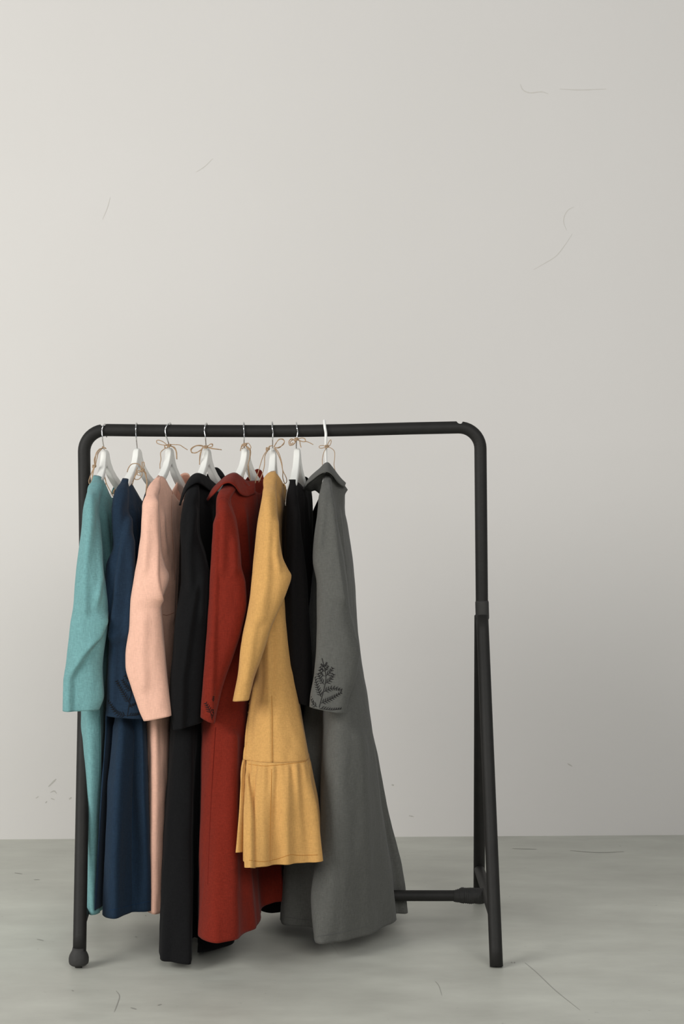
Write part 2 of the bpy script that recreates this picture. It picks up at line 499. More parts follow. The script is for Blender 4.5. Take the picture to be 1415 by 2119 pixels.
def sleeve(name, L, R, ds, ts, mat, parent, folds=(), nv=130, nu=96, seed=0, wr=1.0, ex=0.8):
    """L, R: outline of the hanging sleeve (px,py); ds, ts: depth and half thickness down its length"""
    t = np.linspace(0, 1, nv)
    Ly = np.linspace(L[0][1], L[-1][1], nv); Ry = np.linspace(R[0][1], R[-1][1], nv)
    Lx = pchip([p[1] for p in L], np.array([p[0] for p in L], float), Ly)
    Rx = pchip([p[1] for p in R], np.array([p[0] for p in R], float), Ry)
    D = pchip([p[0] for p in ds], np.array([p[1] for p in ds], float), t)
    T = pchip([p[0] for p in ts], np.array([p[1] for p in ts], float), t)
    G = np.zeros((nv, nu, 3))
    for j in range(nu):
        a = 2 * math.pi * j / nu
        c, s = math.cos(a), math.sin(a)
        cx = math.copysign(abs(c) ** ex, c); sy = math.copysign(abs(s) ** ex, s)
        u = (cx + 1) / 2
        px = Lx + (Rx - Lx) * u; py = Ly + (Ry - Ly) * u
        d = D + T * sy
        dd = D   # outline measured at the centre depth
        G[:, j, 0] = (px - CX) / F * dd; G[:, j, 1] = d - 4.0; G[:, j, 2] = HCAM - (py - HOR) / F * dd
    return cloth_grid(name, G, mat, parent, True, folds, wr, seed=seed)

def ribbon(name, A, B, mat, parent, bulge=0.008, n=8, m=8, solid=0.003, folds=(), wr=0.4):
    """a collar: surface between two edges, bulging towards the viewer"""
    a = np.array(catmull([P(*p) for p in A], n)); b = np.array(catmull([P(*p) for p in B], n))
    ia = np.linspace(0, 1, len(a)); ib = np.linspace(0, 1, len(b)); K = 60
    a = np.array([[np.interp(x, ia, a[:, c]) for c in range(3)] for x in np.linspace(0, 1, K)])
    b = np.array([[np.interp(x, ib, b[:, c]) for c in range(3)] for x in np.linspace(0, 1, K)])
    G = np.zeros((m + 1, K, 3))
    for i in range(m + 1):
        t = i / m
        G[i] = a + (b - a) * t
        G[i, :, 1] -= bulge * math.sin(math.pi * t)
    return cloth_grid(name, G, mat, parent, False, folds, wr, solid)

def bvh_of(objs):
    out = []
    for o in objs:
        off = world_loc(o)
        out.append(BVHTree.FromPolygons([tuple(v.co + off) for v in o.data.vertices], [tuple(p.vertices) for p in o.data.polygons]))
    return out
def on_surface(bv, px, py, lift=0.0018):
    """the first point of the given cloth behind a pixel, lifted off it by a hair"""
    o = Vector(CAMP); d = Vector(P(px, py, 4.0)) - o; d.normalize(); best = None
    for b in bv:
        h = b.ray_cast(o, d)
        if h[0] is not None and (best is None or h[3] < best[3]): best = h
    if best is None: return None
    return np.array(best[0] - d * lift)
def stitch(name, objs, lines, mat, parent, r=0.0009, lift=0.0016):
    bv = bvh_of(objs); paths = []
    for ln in lines:
        pts = []
        for q in catmull(ln, 14):
            s = on_surface(bv, q[0], q[1], lift)
            if s is not None: pts.append(s)
        if len(pts) > 3: paths.append((pts, r))
    return tubes(name, paths, mat, parent, 5) if paths else None
def fern(name, objs, stem, branches, parent, lw=1.0, ll=9.0):
    bv = bvh_of(objs); V, Fc = [], []
    def poly(pts):
        q = [on_surface(bv, x, y, 0.0022) for x, y in pts]
        if any(p is None for p in q): return
        if max(p[1] for p in q) - min(p[1] for p in q) > 0.02: return
        b = len(V); V.extend(q); Fc.append(tuple(range(b, b + len(q))))
    def stroke(p, q, w0, w1):
        p, q = np.array(p, float), np.array(q, float); t = q - p; L = np.linalg.norm(t)
        if L < .1: return
        n = np.array((-t[1], t[0])) / L
        poly([p + n * w0 / 2, p + t * .5 + n * max(w0, w1) * .55, q + n * w1 / 2, q - n * w1 / 2, p + t * .5 - n * max(w0, w1) * .55, p - n * w0 / 2])
    c = catmull(stem, 8)
    for i in range(len(c) - 1): stroke(c[i], c[i + 1], .9, .9)
    for br in branches:
        pts = br[0]; sides = br[1] if len(br) > 1 else (1, -1)
        c = catmull([np.array(p, float) for p in pts], 12)
        Ls = [0]
        for i in range(len(c) - 1): Ls.append(Ls[-1] + np.linalg.norm(c[i + 1] - c[i]))
        tot = Ls[-1]
        for i in range(len(c) - 1): stroke(c[i], c[i + 1], .8, .8)
        k = max(3, int(tot / 4.9))
        for j in range(k):
            s = (j + .6) / k * tot
            x = np.array([np.interp(s, Ls, [q[d] for q in c]) for d in (0, 1)])
            x2 = np.array([np.interp(min(tot, s + 1), Ls, [q[d] for q in c]) for d in (0, 1)])
            x1 = np.array([np.interp(max(0, s - 1), Ls, [q[d] for q in c]) for d in (0, 1)])
            t = (x2 - x1); t /= np.linalg.norm(t) + 1e-9
            ln = ll * (1.0 - .55 * j / k) * min(1, tot / 22)
            for sd in sides:
                a = sd * math.radians(48); r = np.array((t[0] * math.cos(a) - t[1] * math.sin(a), t[0] * math.sin(a) + t[1] * math.cos(a)))
                e = x + r * ln
                n = np.array((-r[1], r[0])) * lw * .8
                poly([x, x + r * ln * .5 + n, e, x + r * ln * .5 - n])
        stroke(c[-2], c[-1], 1.4, .3)
    o = mesh_obj(name, V, Fc, M['thread'], parent, smooth=False, solid=0.0008)
    o['label'] = 'black embroidered fern fronds above the cuff'
    return o

# ------------------------------------------------------------------ hangers
def hanger(px, py, yaw, yn, yf, hook, label, plastic=False):
    y = math.radians(yaw); c = P(px, py, 4.0)
    t = empty('coat_hanger', c, label, 'hanger', 'coat hangers on the rail')
    ax = np.array((math.sin(y), math.cos(y), 0)); pp = np.array((math.cos(y), -math.sin(y), 0))
    if plastic:
        top = [(0, 0), (.006, -.002), (.012, -.012), (.03, -.022), (.07, -.042), (.12, -.062), (.19, -.10)]
        bot = [(0, -.018), (.006, -.02), (.012, -.024), (.03, -.034), (.07, -.054), (.12, -.074), (.19, -.112)]; th = .010
    else:
        top = [(0, 0), (.007, -.0015), (.012, -.007), (.016, -.020), (.022, -.034), (.034, -.052), (.055, -.071), (.08, -.087), (.11, -.110), (.135, -.136), (.155, -.162)]
        bot = [(0, -.047), (.007, -.052), (.012, -.058), (.016, -.062), (.022, -.068), (.034, -.080), (.055, -.095), (.08, -.110), (.11, -.130), (.135, -.152), (.155, -.172)]; th = .021
    S = [-s for s, _ in top[::-1]][:-1] + [s for s, _ in top]
    tz = [z for _, z in top[::-1]][:-1] + [z for _, z in top]
    bz = [z for _, z in bot[::-1]][:-1] + [z for _, z in bot]
    V, Fc = [], []
    for s, a, b in zip(S, tz, bz):
        w = th * (0.78 + 0.5 * min(1, abs(s) / .12)) / 2
        yy = y + (math.radians(yn if s < 0 else yf) - y) * min(1, abs(s) / .03)
        ax2 = np.array((math.sin(yy), math.cos(yy), 0))
        for (e, z) in ((-1, b), (1, b), (1, a), (-1, a)):
            V.append(c + ax2 * s + pp * e * w + np.array((0, 0, z)))
    n = len(S)
    for i in range(n - 1):
        for k in range(4):
            k2 = (k + 1) % 4
            Fc.append((i * 4 + k, i * 4 + k2, i * 4 + 4 + k2, i * 4 + 4 + k))
    Fc.append((3, 2, 1, 0)); Fc.append(tuple((n - 1) * 4 + k for k in range(4)))
    mesh_obj('hanger_body', V, Fc, M['white_plastic' if plastic else 'white_wood'], t, smooth=True, bevel=.0035)
    # hook: from the body up the front of the rail, over it and down behind
    pts = []
    h = hook[::-1]; r = .004 if plastic else .0018
    front = .0178 + r + .0012
    y0, ytop = h[0][1], h[-1][1]
    for (x, yy) in h:
        f = (y0 - yy) / (y0 - ytop)
        dd = 4.0 - front * min(1, max(0, (y0 - yy) / max(6, (y0 - 905)))) if yy > 884 else 4.0 - front * math.sqrt(max(0, 1 - ((884 - yy) / (884 - ytop)) ** 2))
        pts.append(P(x, yy, dd))
    xt = h[-1][0]
    top = pts[-1]
    for a in (30, 60, 90, 120, 150):
        A = math.radians(a); pts.append(np.array((top[0] + .0006 * a / 30, front * math.sin(A) - 0.0, top[2] - (front) * (1 - math.cos(A)) * .95)))
    sm = catmull(pts, 8)
    tubes('hook', [(sm, r)], M['white_plastic' if plastic else 'chrome'], t, 12)
    return t

HG = [
 (217, 931, 14, [(217, 877), (213, 882), (211, 892), (212, 905), (213, 915), (215, 926), (216, 938)], 'white wooden hanger with chrome hook holding the teal dress', 0),
 (284, 928, 16, [(282, 875), (281, 884), (281, 896), (282, 908), (283, 918), (284, 928), (284, 936)], 'white wooden hanger with chrome hook holding the navy blue dress', 0),
 (351, 927, 15, [(352, 875), (345, 881), (342, 890), (343, 900), (347, 912), (350, 922), (350, 936)], 'white wooden hanger with chrome hook holding the peach dress', 0),
 (428, 928, 14, [(427, 875), (424, 882), (423, 893), (425, 905), (426, 918), (427, 926), (427, 936)], 'white wooden hanger with chrome hook holding the collared black dress', 0),
 (508, 927, 13, [(504, 874), (504, 884), (505, 896), (505, 908), (505, 918), (506, 926), (507, 936)], 'white wooden hanger with chrome hook holding the rust red dress', 0),
 (565, 927, 5, [(563, 873), (563, 884), (565, 896), (564, 908), (564, 918), (564, 926), (565, 936)], 'white wooden hanger with chrome hook holding the mustard yellow dress', 0),
 (615, 928, 6, [(613, 874), (614, 884), (616, 895), (614, 906), (613, 916), (613, 926), (614, 936)], 'white wooden hanger with chrome hook holding the collarless black dress', 0),
 (675, 955, 2, [(671, 871), (672, 884), (674, 896), (674, 908), (674, 922), (674, 940), (675, 962)], 'thin white plastic hanger with white hook holding the grey dress', 1),
]
ARMS = [(4, 18), (12, 22), (14, 15), (13, 19), (16, 21), (3, 2), (6, 9), (2, 2)]   # how far the near and the far arm turn
for h, (yn, yf) in zip(HG, ARMS): hanger(h[0], h[1], h[2], yn, yf, h[3], h[4], bool(h[5]))

# ------------------------------------------------------------------ dresses
DG = 'linen dresses on the rail'
def dress(label, px, d=4.0):
    return empty('linen_dress', PZ(px, d, 0.9), label, 'dress', DG)
def far_sleeve(t, mat, px0, px1, py0=1055, py1=1480, w=26, d=4.24, seed=0):
    L = [(px0 - w * .4, py0), (px0 - w, (py0 + py1) / 2), (px1 - w, py1)]
    R = [(px0 + w * .4, py0), (px0 + w * 1.1, (py0 + py1) / 2), (px1 + w, py1)]
    return sleeve('sleeve', L, R, [(0, d - .05), (.2, d), (1, d + .01)], [(0, .01), (.2, .028), (1, .022)], mat, t, seed=seed, nv=60, nu=40)
def neck_rows(N, Fp, tip_n, tip_f, dR, dL, t0=.030, t1=.034):
    """neckline, shoulder slope and chest rows from near/far neck points and shoulder tips (px, py, d)"""
    N, Fp, TN, TF = P(*N), P(*Fp), P(*tip_n), P(*tip_f)
    r0 = row_axis(N, Fp, t0, t0, dR, dL)
    r1 = row_axis(N * .45 + TN * .55 + np.array((0, 0, .004)), Fp * .45 + TF * .55 + np.array((0, 0, .004)), (t0 + t1) / 2, (t0 + t1) / 2, dR * 1.05, dL * 1.05)
    dz = np.array((0, 0, -.03))
    r2 = row_axis(TN + dz, TF + dz, t1, t1, dR * .5, dL * .5)
    return [r0, r1, r2]

# --- teal
t = dress('teal linen dress with long sleeve, first on the rail at the left', 218)
m = M['teal']
rows = neck_rows((202, 985, 3.92), (249, 998, 4.09), (181, 1040, 3.82), (262, 1040, 4.18), .080, .10, .024, .03)
rows += [row_ax(1130, (184, 3.84), (257, 4.19), .040), row_ax(1260, (182, 3.85), (252, 4.2), .042),
 row_ex(1400, [(166, 3.87), (182, 3.84), (205, 3.85), (222, 3.9), (233, 4.0), (240, 4.1), (238, 4.2), (222, 4.22), (205, 4.1), (188, 4.0), (174, 3.95), (167, 3.9)]),
 row_ex(1500, [(169, 3.88), (184, 3.84), (205, 3.86), (220, 3.94), (232, 4.02), (240, 4.1), (238, 4.2), (222, 4.22), (205, 4.1), (190, 4.0), (176, 3.95), (170, 3.91)]),
 row_ex(1700, [(177, 3.87), (187, 3.83), (201, 3.86), (214, 3.95), (228, 4.03), (238, 4.12), (240, 4.22), (222, 4.24), (206, 4.1), (194, 4.0), (183, 3.95), (178, 3.9)]),
 row_ex(1893, [(181, 3.85), (188, 3.82), (200, 3.835), (217, 3.90), (230, 4.03), (238, 4.12), (244, 4.22), (224, 4.25), (208, 4.1), (196, 4.0), (186, 3.94), (181, 3.88)], 3.82)]
tb = body('dress_body', rows, m, t, seed=1, folds=[
  ('ridge', [(214, 1040), (220, 1100), (226, 1180)], .006, 3.5), ('ridge', [(222, 1042), (229, 1110), (234, 1200)], .006, 3),
  ('left', [(204, 1440), (206, 1700), (204, 1893)], .006, 12, 1)])
ts = sleeve('sleeve', [(195, 984), (188, 1000), (179, 1024), (175, 1050), (173, 1085), (167, 1130), (160, 1180), (153, 1250), (145, 1317), (142, 1403), (139, 1470)],
  [(204, 985), (212, 1000), (207, 1048) if 0 else (205, 1040), (202, 1085), (206, 1134), (214, 1196), (222, 1248), (221, 1280), (215, 1330), (210, 1378), (214, 1440), (206, 1468)],
  [(0, 3.92), (.10, 3.82), (.25, 3.79), (.6, 3.765), (1, 3.77)], [(0, .012), (.06, .03), (.15, .042), (.5, .042), (1, .032)], m, t, seed=2, folds=[
  ('left', [(224, 1262), (206, 1318), (182, 1350), (158, 1388), (151, 1405), (150, 1476)], .012, 30, 1),
  ('ridge', [(189, 1010), (186, 1080), (178, 1180), (176, 1290)], .006, 7),
  ('ridge', [(205, 1060), (204, 1120), (207, 1200), (200, 1260)], .006, 5)])
far_sleeve(t, m, 262, 256, seed=3)
stitch('seam', [tb], [[(205, 1482), (206, 1600), (206, 1720), (204, 1812)]], M['seam_teal'], t)
bvv = bvh_of([tb])
V = [P(224, 1023, 4.03), P(238, 1023, 4.03), P(238, 1030, 4.03), P(224, 1030, 4.03)]
o = mesh_obj('neck_tag', V, [(0, 1, 2, 3)], M['tag'], t, smooth=False, solid=.001)

# --- navy
t = dress('navy blue linen dress with black fern embroidery on its sleeve, second on the rail', 284)
m = M['navy']
rows = neck_rows((262, 992, 3.92), (322, 992, 4.09), (240, 1036, 3.82), (334, 1034, 4.18), .082, .11, .024, .03)
rows += [row_ax(1130, (246, 3.84), (322, 4.19), .040), row_ax(1260, (244, 3.85), (316, 4.2), .042),
 row_ex(1400, [(228, 3.86), (246, 3.84), (272, 3.83), (292, 3.88), (300, 3.98), (306, 4.1), (300, 4.2), (282, 4.22), (262, 4.1), (242, 4.0), (230, 3.95), (226, 3.9)]),
 row_ex(1500, [(241, 3.85), (252, 3.81), (274, 3.85), (296, 3.84), (304, 3.92), (310, 4.08), (304, 4.2), (286, 4.22), (262, 4.12), (236, 4.02), (219, 3.85), (236, 3.90)]),
 row_ex(1650, [(229, 3.84), (244, 3.79), (270, 3.86), (298, 3.83), (308, 3.91), (314, 4.08), (308, 4.2), (288, 4.22), (262, 4.12), (226, 4.02), (209, 3.83), (226, 3.89)]),
 row_ex(1780, [(224, 3.83), (240, 3.78), (268, 3.86), (302, 3.84), (314, 3.91), (321, 4.06), (312, 4.2), (288, 4.22), (258, 4.12), (216, 4.02), (201, 3.82), (220, 3.88)]),
 row_ex(1896, [(221, 3.82), (238, 3.78), (268, 3.84), (304, 3.85), (319, 3.90), (326, 4.06), (316, 4.2), (288, 4.22), (256, 4.12), (212, 4.02), (195, 3.81, .014), (216, 3.87, .012)], 3.80)]
nb = body('dress_body', rows, m, t, seed=11, folds=[
  ('ridge', [(274, 1035), (280, 1110), (284, 1200)], .006, 3), ('ridge', [(283, 1040), (289, 1110), (292, 1200)], .006, 3), ('ridge', [(293, 1040), (297, 1110)], .006, 3),
  ('right', [(232, 1480), (228, 1600), (224, 1780), (219, 1896)], .010, 14, 1), ('ridge', [(268, 1490), (262, 1650), (262, 1890)], .006, 12, 1)])
ns = sleeve('sleeve', [(254, 990), (243, 1012), (236, 1033), (232, 1060), (233, 1098), (236, 1127), (222, 1170), (220, 1221), (224, 1258), (232, 1300), (228, 1353), (222, 1429), (220, 1480)],
  [(266, 992), (264, 1030), (262, 1060), (265, 1090), (273, 1147), (278, 1221), (282, 1300), (288, 1380), (297, 1440), (301, 1487)],
  [(0, 3.92), (.10, 3.84), (.25, 3.82), (.6, 3.80), (1, 3.80)], [(0, .012), (.06, .03), (.15, .04), (.5, .040), (1, .030)], m, t, seed=12, folds=[
  ('right', [(262, 1050), (250, 1130), (240, 1200), (234, 1290), (232, 1340)], .012, 30), ('ridge', [(262, 1100), (268, 1200), (262, 1330)], .006, 6),
  ('ridge', [(240, 1300), (236, 1400), (232, 1480)], .004, 6)])
far_sleeve(t, m, 330, 322, seed=13)
stitch('hem_stitching', [nb], [[(223, 1884), (246, 1880), (280, 1871), (316, 1864)]], M['seam_navy'], t, r=.0006)
fern('fern_embroidery', [ns], [(263, 1483), (267, 1458), (270, 1441), (272, 1425), (268, 1404)],
 [([(267, 1454), (256, 1436), (241, 1409)],), ([(272, 1430), (262, 1422), (253, 1407)],), ([(270, 1412), (258, 1398)],), ([(266, 1396), (261, 1390)],),
  ([(260, 1481), (240, 1474), (224, 1450)],), ([(264, 1481), (280, 1480), (294, 1476)], (-1,)), ([(266, 1463), (280, 1456)],)], ns)

# --- peach
t = dress('peach linen dress with a zip down its back, third on the rail', 351)
m = M['peach']
rows = neck_rows((331, 986, 3.92), (384, 980, 4.09), (304, 1040, 3.81), (400, 1036, 4.18), .075, .11, .024, .03)
rows[0][8] = P(373, 985, 4.09); rows[0][9] = P(364, 1002, 4.05); rows[0][10] = P(348, 1032, 4.0)
rows += [row_ax(1130, (312, 3.84), (392, 4.19), .040), row_ax(1260, (308, 3.85), (384, 4.2), .042),
 row_ax(1400, (306, 3.86), (378, 4.2), .040),
 row_ex(1500, [(302, 3.90), (312, 3.86), (328, 3.86), (346, 3.90), (358, 4.0), (368, 4.1), (362, 4.2), (344, 4.22), (330, 4.1), (316, 4.0), (308, 3.97), (303, 3.93)]),
 row_ex(1700, [(306, 3.90), (316, 3.86), (330, 3.86), (344, 3.90), (360, 4.0), (370, 4.1), (364, 4.2), (344, 4.22), (330, 4.1), (318, 4.0), (311, 3.97), (307, 3.93)]),
 row_ex(1890, [(300, 3.90), (314, 3.86), (332, 3.86), (346, 3.90), (362, 4.0), (374, 4.1), (366, 4.2), (344, 4.22), (330, 4.1), (316, 4.0), (306, 3.97), (301, 3.93)], 3.86)]
pb = body('dress_body', rows, m, t, seed=21, folds=[('ridge', [(334, 1045), (338, 1100), (344, 1160)], .005, 4), ('left', [(362, 1180), (361, 1240), (357, 1300)], .006, 10), ('ridge', [(322, 1490), (320, 1880)], .005, 6, 1)])
ps = sleeve('sleeve', [(325, 985), (314, 998), (303, 1021), (299, 1048), (298, 1092), (291, 1135), (283, 1184), (275, 1240), (270, 1302), (262, 1358), (262, 1376), (273, 1421), (288, 1470), (297, 1491)],
  [(334, 986), (331, 1010), (326, 1030), (328, 1060), (332, 1130), (340, 1170), (348, 1194), (340, 1225), (333, 1245), (337, 1300), (344, 1378), (350, 1435), (355, 1480)],
  [(0, 3.92), (.10, 3.82), (.25, 3.79), (.6, 3.765), (1, 3.76)], [(0, .012), (.06, .03), (.15, .042), (.5, .040), (1, .032)], m, t, seed=22, folds=[
  ('left', [(320, 1020), (321, 1100), (326, 1180), (331, 1245), (331, 1262)], .014, 22), ('ridge', [(308, 1050), (306, 1120), (300, 1200)], .005, 6),
  ('ridge', [(300, 1260), (296, 1350), (300, 1440)], .005, 10)])
far_sleeve(t, m, 398, 388, seed=23)
stitch('zipper', [pb], [[(355, 1026), (354, 1060), (356, 1100), (359, 1150), (361, 1200)]], M['seam_peach'], t, r=.0011)
stitch('waist_seam', [pb], [[(337, 1272), (346, 1273), (360, 1268)]], M['seam_peach'], t, r=.0008)
tubes('button_loop', [(catmull([P(353, 1016, 3.955), P(351, 1021, 3.95), P(354, 1026, 3.95), P(357, 1021, 3.95), P(355, 1015, 3.955)], 6), .0010)], M['seam_peach'], t)

# --- collared black
t = dress('black linen dress with wide collar and slit skirt, between the peach and rust red dresses', 428)
m = M['black']
rows = neck_rows((408, 986, 3.92), (458, 985, 4.09), (386, 1036, 3.82), (468, 1034, 4.18), .045, .05, .03, .035)
rows += [row_ax(1130, (388, 3.84), (458, 4.19), .044), row_ax(1260, (384, 3.85), (452, 4.2), .044),
 row_ex(1400, [(360, 3.87), (375, 3.82), (400, 3.82), (425, 3.88), (440, 3.98), (452, 4.08), (446, 4.2), (424, 4.22), (400, 4.12), (378, 4.02), (366, 3.95), (360, 3.9)]),
 row_ex(1500, [(357, 3.86), (372, 3.81), (394, 3.81), (404, 3.84), (412, 3.86), (424, 3.88), (440, 3.9), (452, 3.98), (450, 4.15), (410, 4.2), (366, 4.05), (357, 3.92)]),
 row_ex(1740, [(341, 3.82), (362, 3.76), (392, 3.76), (397, 3.80), (400, 3.86), (408, 3.87), (413, 3.85), (424, 3.86), (450, 3.92), (470, 4.0), (430, 4.2), (350, 4.0)]),
 row_ex(1870, [(335, 3.77), (360, 3.71), (392, 3.70), (396, 3.74), (399, 3.88), (408, 3.90), (412, 3.83), (418, 3.82), (450, 3.87), (478, 3.96), (430, 4.2), (346, 4.0)]),
 row_ex(1996, [(331, 3.73), (358, 3.69), (391, 3.668), (395, 3.71), (397, 3.90), (410, 3.905), (411, 3.80), (413, 3.775), (450, 3.81), (484, 3.90), (440, 4.2), (348, 4.0)], 3.668)]
bb = body('dress_body', rows, m, t, seed=31, nv=170, folds=[('ridge', [(430, 1030), (434, 1130), (440, 1250)], .006, 6)])
bs = sleeve('sleeve', [(398, 985), (392, 1005), (385, 1028), (377, 1065), (374, 1097), (375, 1150), (374, 1221), (368, 1260), (361, 1353), (355, 1447), (364, 1508)],
  [(414, 985), (412, 1010), (408, 1060), (410, 1100), (424, 1150), (434, 1200), (432, 1300), (427, 1400), (421, 1470), (418, 1494)],
  [(0, 3.92), (.10, 3.83), (.25, 3.80), (.6, 3.78), (1, 3.78)], [(0, .012), (.06, .03), (.15, .044), (.5, .042), (1, .032)], m, t, seed=32, folds=[
  ('ridge', [(400, 1040), (392, 1130), (396, 1240)], .007, 7), ('left', [(412, 1200), (398, 1300), (384, 1400), (382, 1500)], .010, 26, 1), ('ridge', [(418, 1180), (415, 1300)], .006, 8)])
far_sleeve(t, m, 470, 462, seed=33)
ribbon('collar', [(371, 1046, 3.86), (380, 1014, 3.87), (393, 989, 3.88), (407, 979, 3.90), (422, 983, 3.92), (437, 995, 3.96), (448, 1004, 4.0)],
  [(374, 1046, 3.84), (383, 1020, 3.835), (391, 1008, 3.83), (408, 999, 3.84), (422, 1006, 3.87), (434, 1016, 3.92), (446, 1022, 3.97)], m, t)
ribbon('collar', [(428, 982, 4.05), (437, 971, 4.08), (449, 968, 4.10), (460, 977, 4.12), (470, 994, 4.12)],
  [(428, 998, 4.04), (438, 998, 4.06), (448, 1004, 4.07), (458, 1010, 4.08), (470, 1016, 4.08)], m, t)
V = [P(x, y, 4.035) for x, y in ((448, 989), (462, 989), (462, 998), (448, 998))]

# --- rust
t = dress('rust red linen dress with pointed collar, between two black dresses', 508)
m = M['rust']
rows = neck_rows((489, 988, 3.92), (540, 988, 4.09), (458, 1036, 3.80), (552, 1034, 4.18), .045, .04, .03, .035)
rows += [row_ax(1130, (462, 3.84), (544, 4.19), .044), row_ax(1260, (456, 3.85), (540, 4.2), .044),
 row_ex(1400, [(428, 3.87), (445, 3.83), (470, 3.83), (500, 3.87), (520, 3.97), (532, 4.08), (526, 4.2), (510, 4.22), (480, 4.12), (450, 4.02), (436, 3.95), (429, 3.9)]),
 row_ex(1500, [(418, 3.84), (438, 3.79), (470, 3.79), (504, 3.84), (514, 3.9), (530, 3.98), (548, 4.08), (545, 4.2), (500, 4.24), (460, 4.1), (430, 4.0), (420, 3.9)]),
 row_ex(1700, [(416, 3.79), (438, 3.73), (470, 3.73), (505, 3.80), (520, 3.90), (530, 3.97), (560, 4.05), (570, 4.15), (510, 4.24), (460, 4.1), (430, 4.0), (418, 3.88)]),
 row_ex(1850, [(414, 3.73), (438, 3.66), (472, 3.67), (512, 3.75), (532, 3.85), (536, 3.93), (562, 3.965), (586, 3.98), (555, 4.2), (460, 4.1), (430, 3.98), (417, 3.84)]),
 row_ex(1951, [(412, 3.69), (440, 3.63), (470, 3.645), (512, 3.74), (538, 3.84), (541, 3.93, .01), (566, 3.965, .018), (592, 3.98, .022), (560, 4.2), (460, 4.1), (430, 3.96), (415, 3.80)], 3.63)]
rb = body('dress_body', rows, m, t, seed=41, nv=170, folds=[('ridge', [(500, 1040), (505, 1120), (512, 1200)], .006, 5), ('left', [(528, 1010), (530, 1100), (532, 1200)], .006, 10),
   ('ridge', [(478, 1500), (476, 1700), (480, 1940)], .012, 13, 1), ('ridge', [(505, 1580), (508, 1800), (520, 1920)], .008, 8, 1)])
rs = sleeve('sleeve', [(472, 988), (464, 1002), (456, 1016), (450, 1038), (447, 1092), (443, 1140), (436, 1226), (431, 1294), (425, 1388), (420, 1482)],
  [(496, 990), (488, 1010), (476, 1035), (487, 1073), (494, 1119), (500, 1172), (508, 1207), (510, 1250), (503, 1290), (480, 1361), (456, 1430), (442, 1496)],
  [(0, 3.92), (.10, 3.81), (.25, 3.785), (.6, 3.765), (1, 3.76)], [(0, .012), (.06, .03), (.15, .044), (.5, .042), (1, .026)], m, t, seed=42, folds=[
  ('left', [(456, 1060), (452, 1180), (448, 1290), (444, 1400), (438, 1496)], .008, 20, 1), ('ridge', [(462, 1040), (462, 1120), (458, 1200)], .006, 8), ('ridge', [(484, 1100), (486, 1200)], .006, 7)])
far_sleeve(t, m, 552, 540, seed=43)
ribbon('collar', [(428, 1033, 3.88), (440, 1011, 3.88), (453, 998, 3.89), (468, 985, 3.90), (485, 979, 3.915), (498, 986, 3.93), (510, 995, 3.96), (528, 995, 4.0)],
  [(430, 1036, 3.87), (442, 1024, 3.835), (452, 1012, 3.825), (462, 1002, 3.825), (475, 1000, 3.83), (487, 1008, 3.84), (497, 1022, 3.86), (511, 1027, 3.90), (528, 1021, 3.955)], m, t, bulge=.01)
ribbon('collar', [(507, 994, 4.05), (518, 981, 4.07), (530, 971, 4.09), (541, 975, 4.10), (545, 988, 4.09)],
  [(507, 1006, 4.05), (518, 1004, 4.07), (530, 1004, 4.08), (541, 1010, 4.08), (547, 1016, 4.07)], m, t, bulge=.0)
ribbon('placket', [(528, 995, 4.0), (538, 994, 4.02), (547, 992, 4.04)], [(530, 1060, 4.01), (538, 1065, 4.03), (546, 1070, 4.05)], m, t, bulge=.006)
stitch('armhole_seam', [rs], [[(449, 1037), (456, 1031), (466, 1030), (475, 1040)]], M['seam_rust'], t, r=.0007)
stitch('skirt_seam', [rb], [[(446, 1505), (440, 1600), (434, 1720), (430, 1830)]], M['seam_rust'], t, r=.0009)
fern('fern_embroidery', [rs], [(436, 1478), (439, 1490)], [([(436, 1477), (431, 1466), (425, 1455)],), ([(439, 1486), (442, 1476), (441, 1468)],), ([(441, 1452), (442, 1441)],)], rs)

# --- collarless black
t = dress('black collarless linen dress, between the mustard and grey dresses', 615)
m = M['black_warm']
rows = neck_rows((606, 996, 3.92), (626, 988, 4.08), (598, 1034, 3.83), (632, 1030, 4.18), .030, .05, .024, .03)
rows += [row_ax(1130, (602, 3.86), (626, 4.19), .040), row_ax(1260, (604, 3.87), (630, 4.2), .042), row_ax(1400, (608, 3.9), (636, 4.2), .05),
 row_ax(1600, (606, 3.98), (640, 4.18), .05), row_ax(1750, (592, 4.06), (640, 4.20), .06),
 row_ex(1888, [(541, 4.14), (560, 4.115), (590, 4.13), (630, 4.15), (650, 4.17), (655, 4.2), (640, 4.25), (610, 4.28), (590, 4.27), (567, 4.24), (556, 4.22), (545, 4.18)], 4.12)]
kb = body('dress_body', rows, m, t, seed=51, folds=[('ridge', [(622, 1010), (624, 1100), (626, 1300)], .005, 3), ('ridge', [(632, 1010), (634, 1100), (636, 1300)], .005, 3)])
sleeve('sleeve', [(599, 993), (594, 1040), (590, 1100), (588, 1200), (592, 1300), (604, 1400), (612, 1450)],
  [(613, 993), (616, 1030), (622, 1100), (634, 1200), (640, 1300), (644, 1400), (640, 1460)],
  [(0, 3.92), (.10, 3.86), (.25, 3.84), (.6, 3.84), (1, 3.85)], [(0, .012), (.06, .03), (.15, .038), (.5, .036), (1, .03)], m, t, seed=52,
  folds=[('ridge', [(612, 1040), (606, 1200), (612, 1400)], .006, 7)])
sleeve('sleeve', [(660, 1030), (650, 1052), (643, 1072), (640, 1110), (636, 1200), (636, 1400)],
  [(668, 1030), (670, 1052), (672, 1100), (676, 1120), (678, 1200), (676, 1400)],
  [(0, 4.16), (.2, 4.2), (1, 4.22)], [(0, .004), (.2, .02), (1, .03)], m, t, seed=53, nv=80, nu=48)

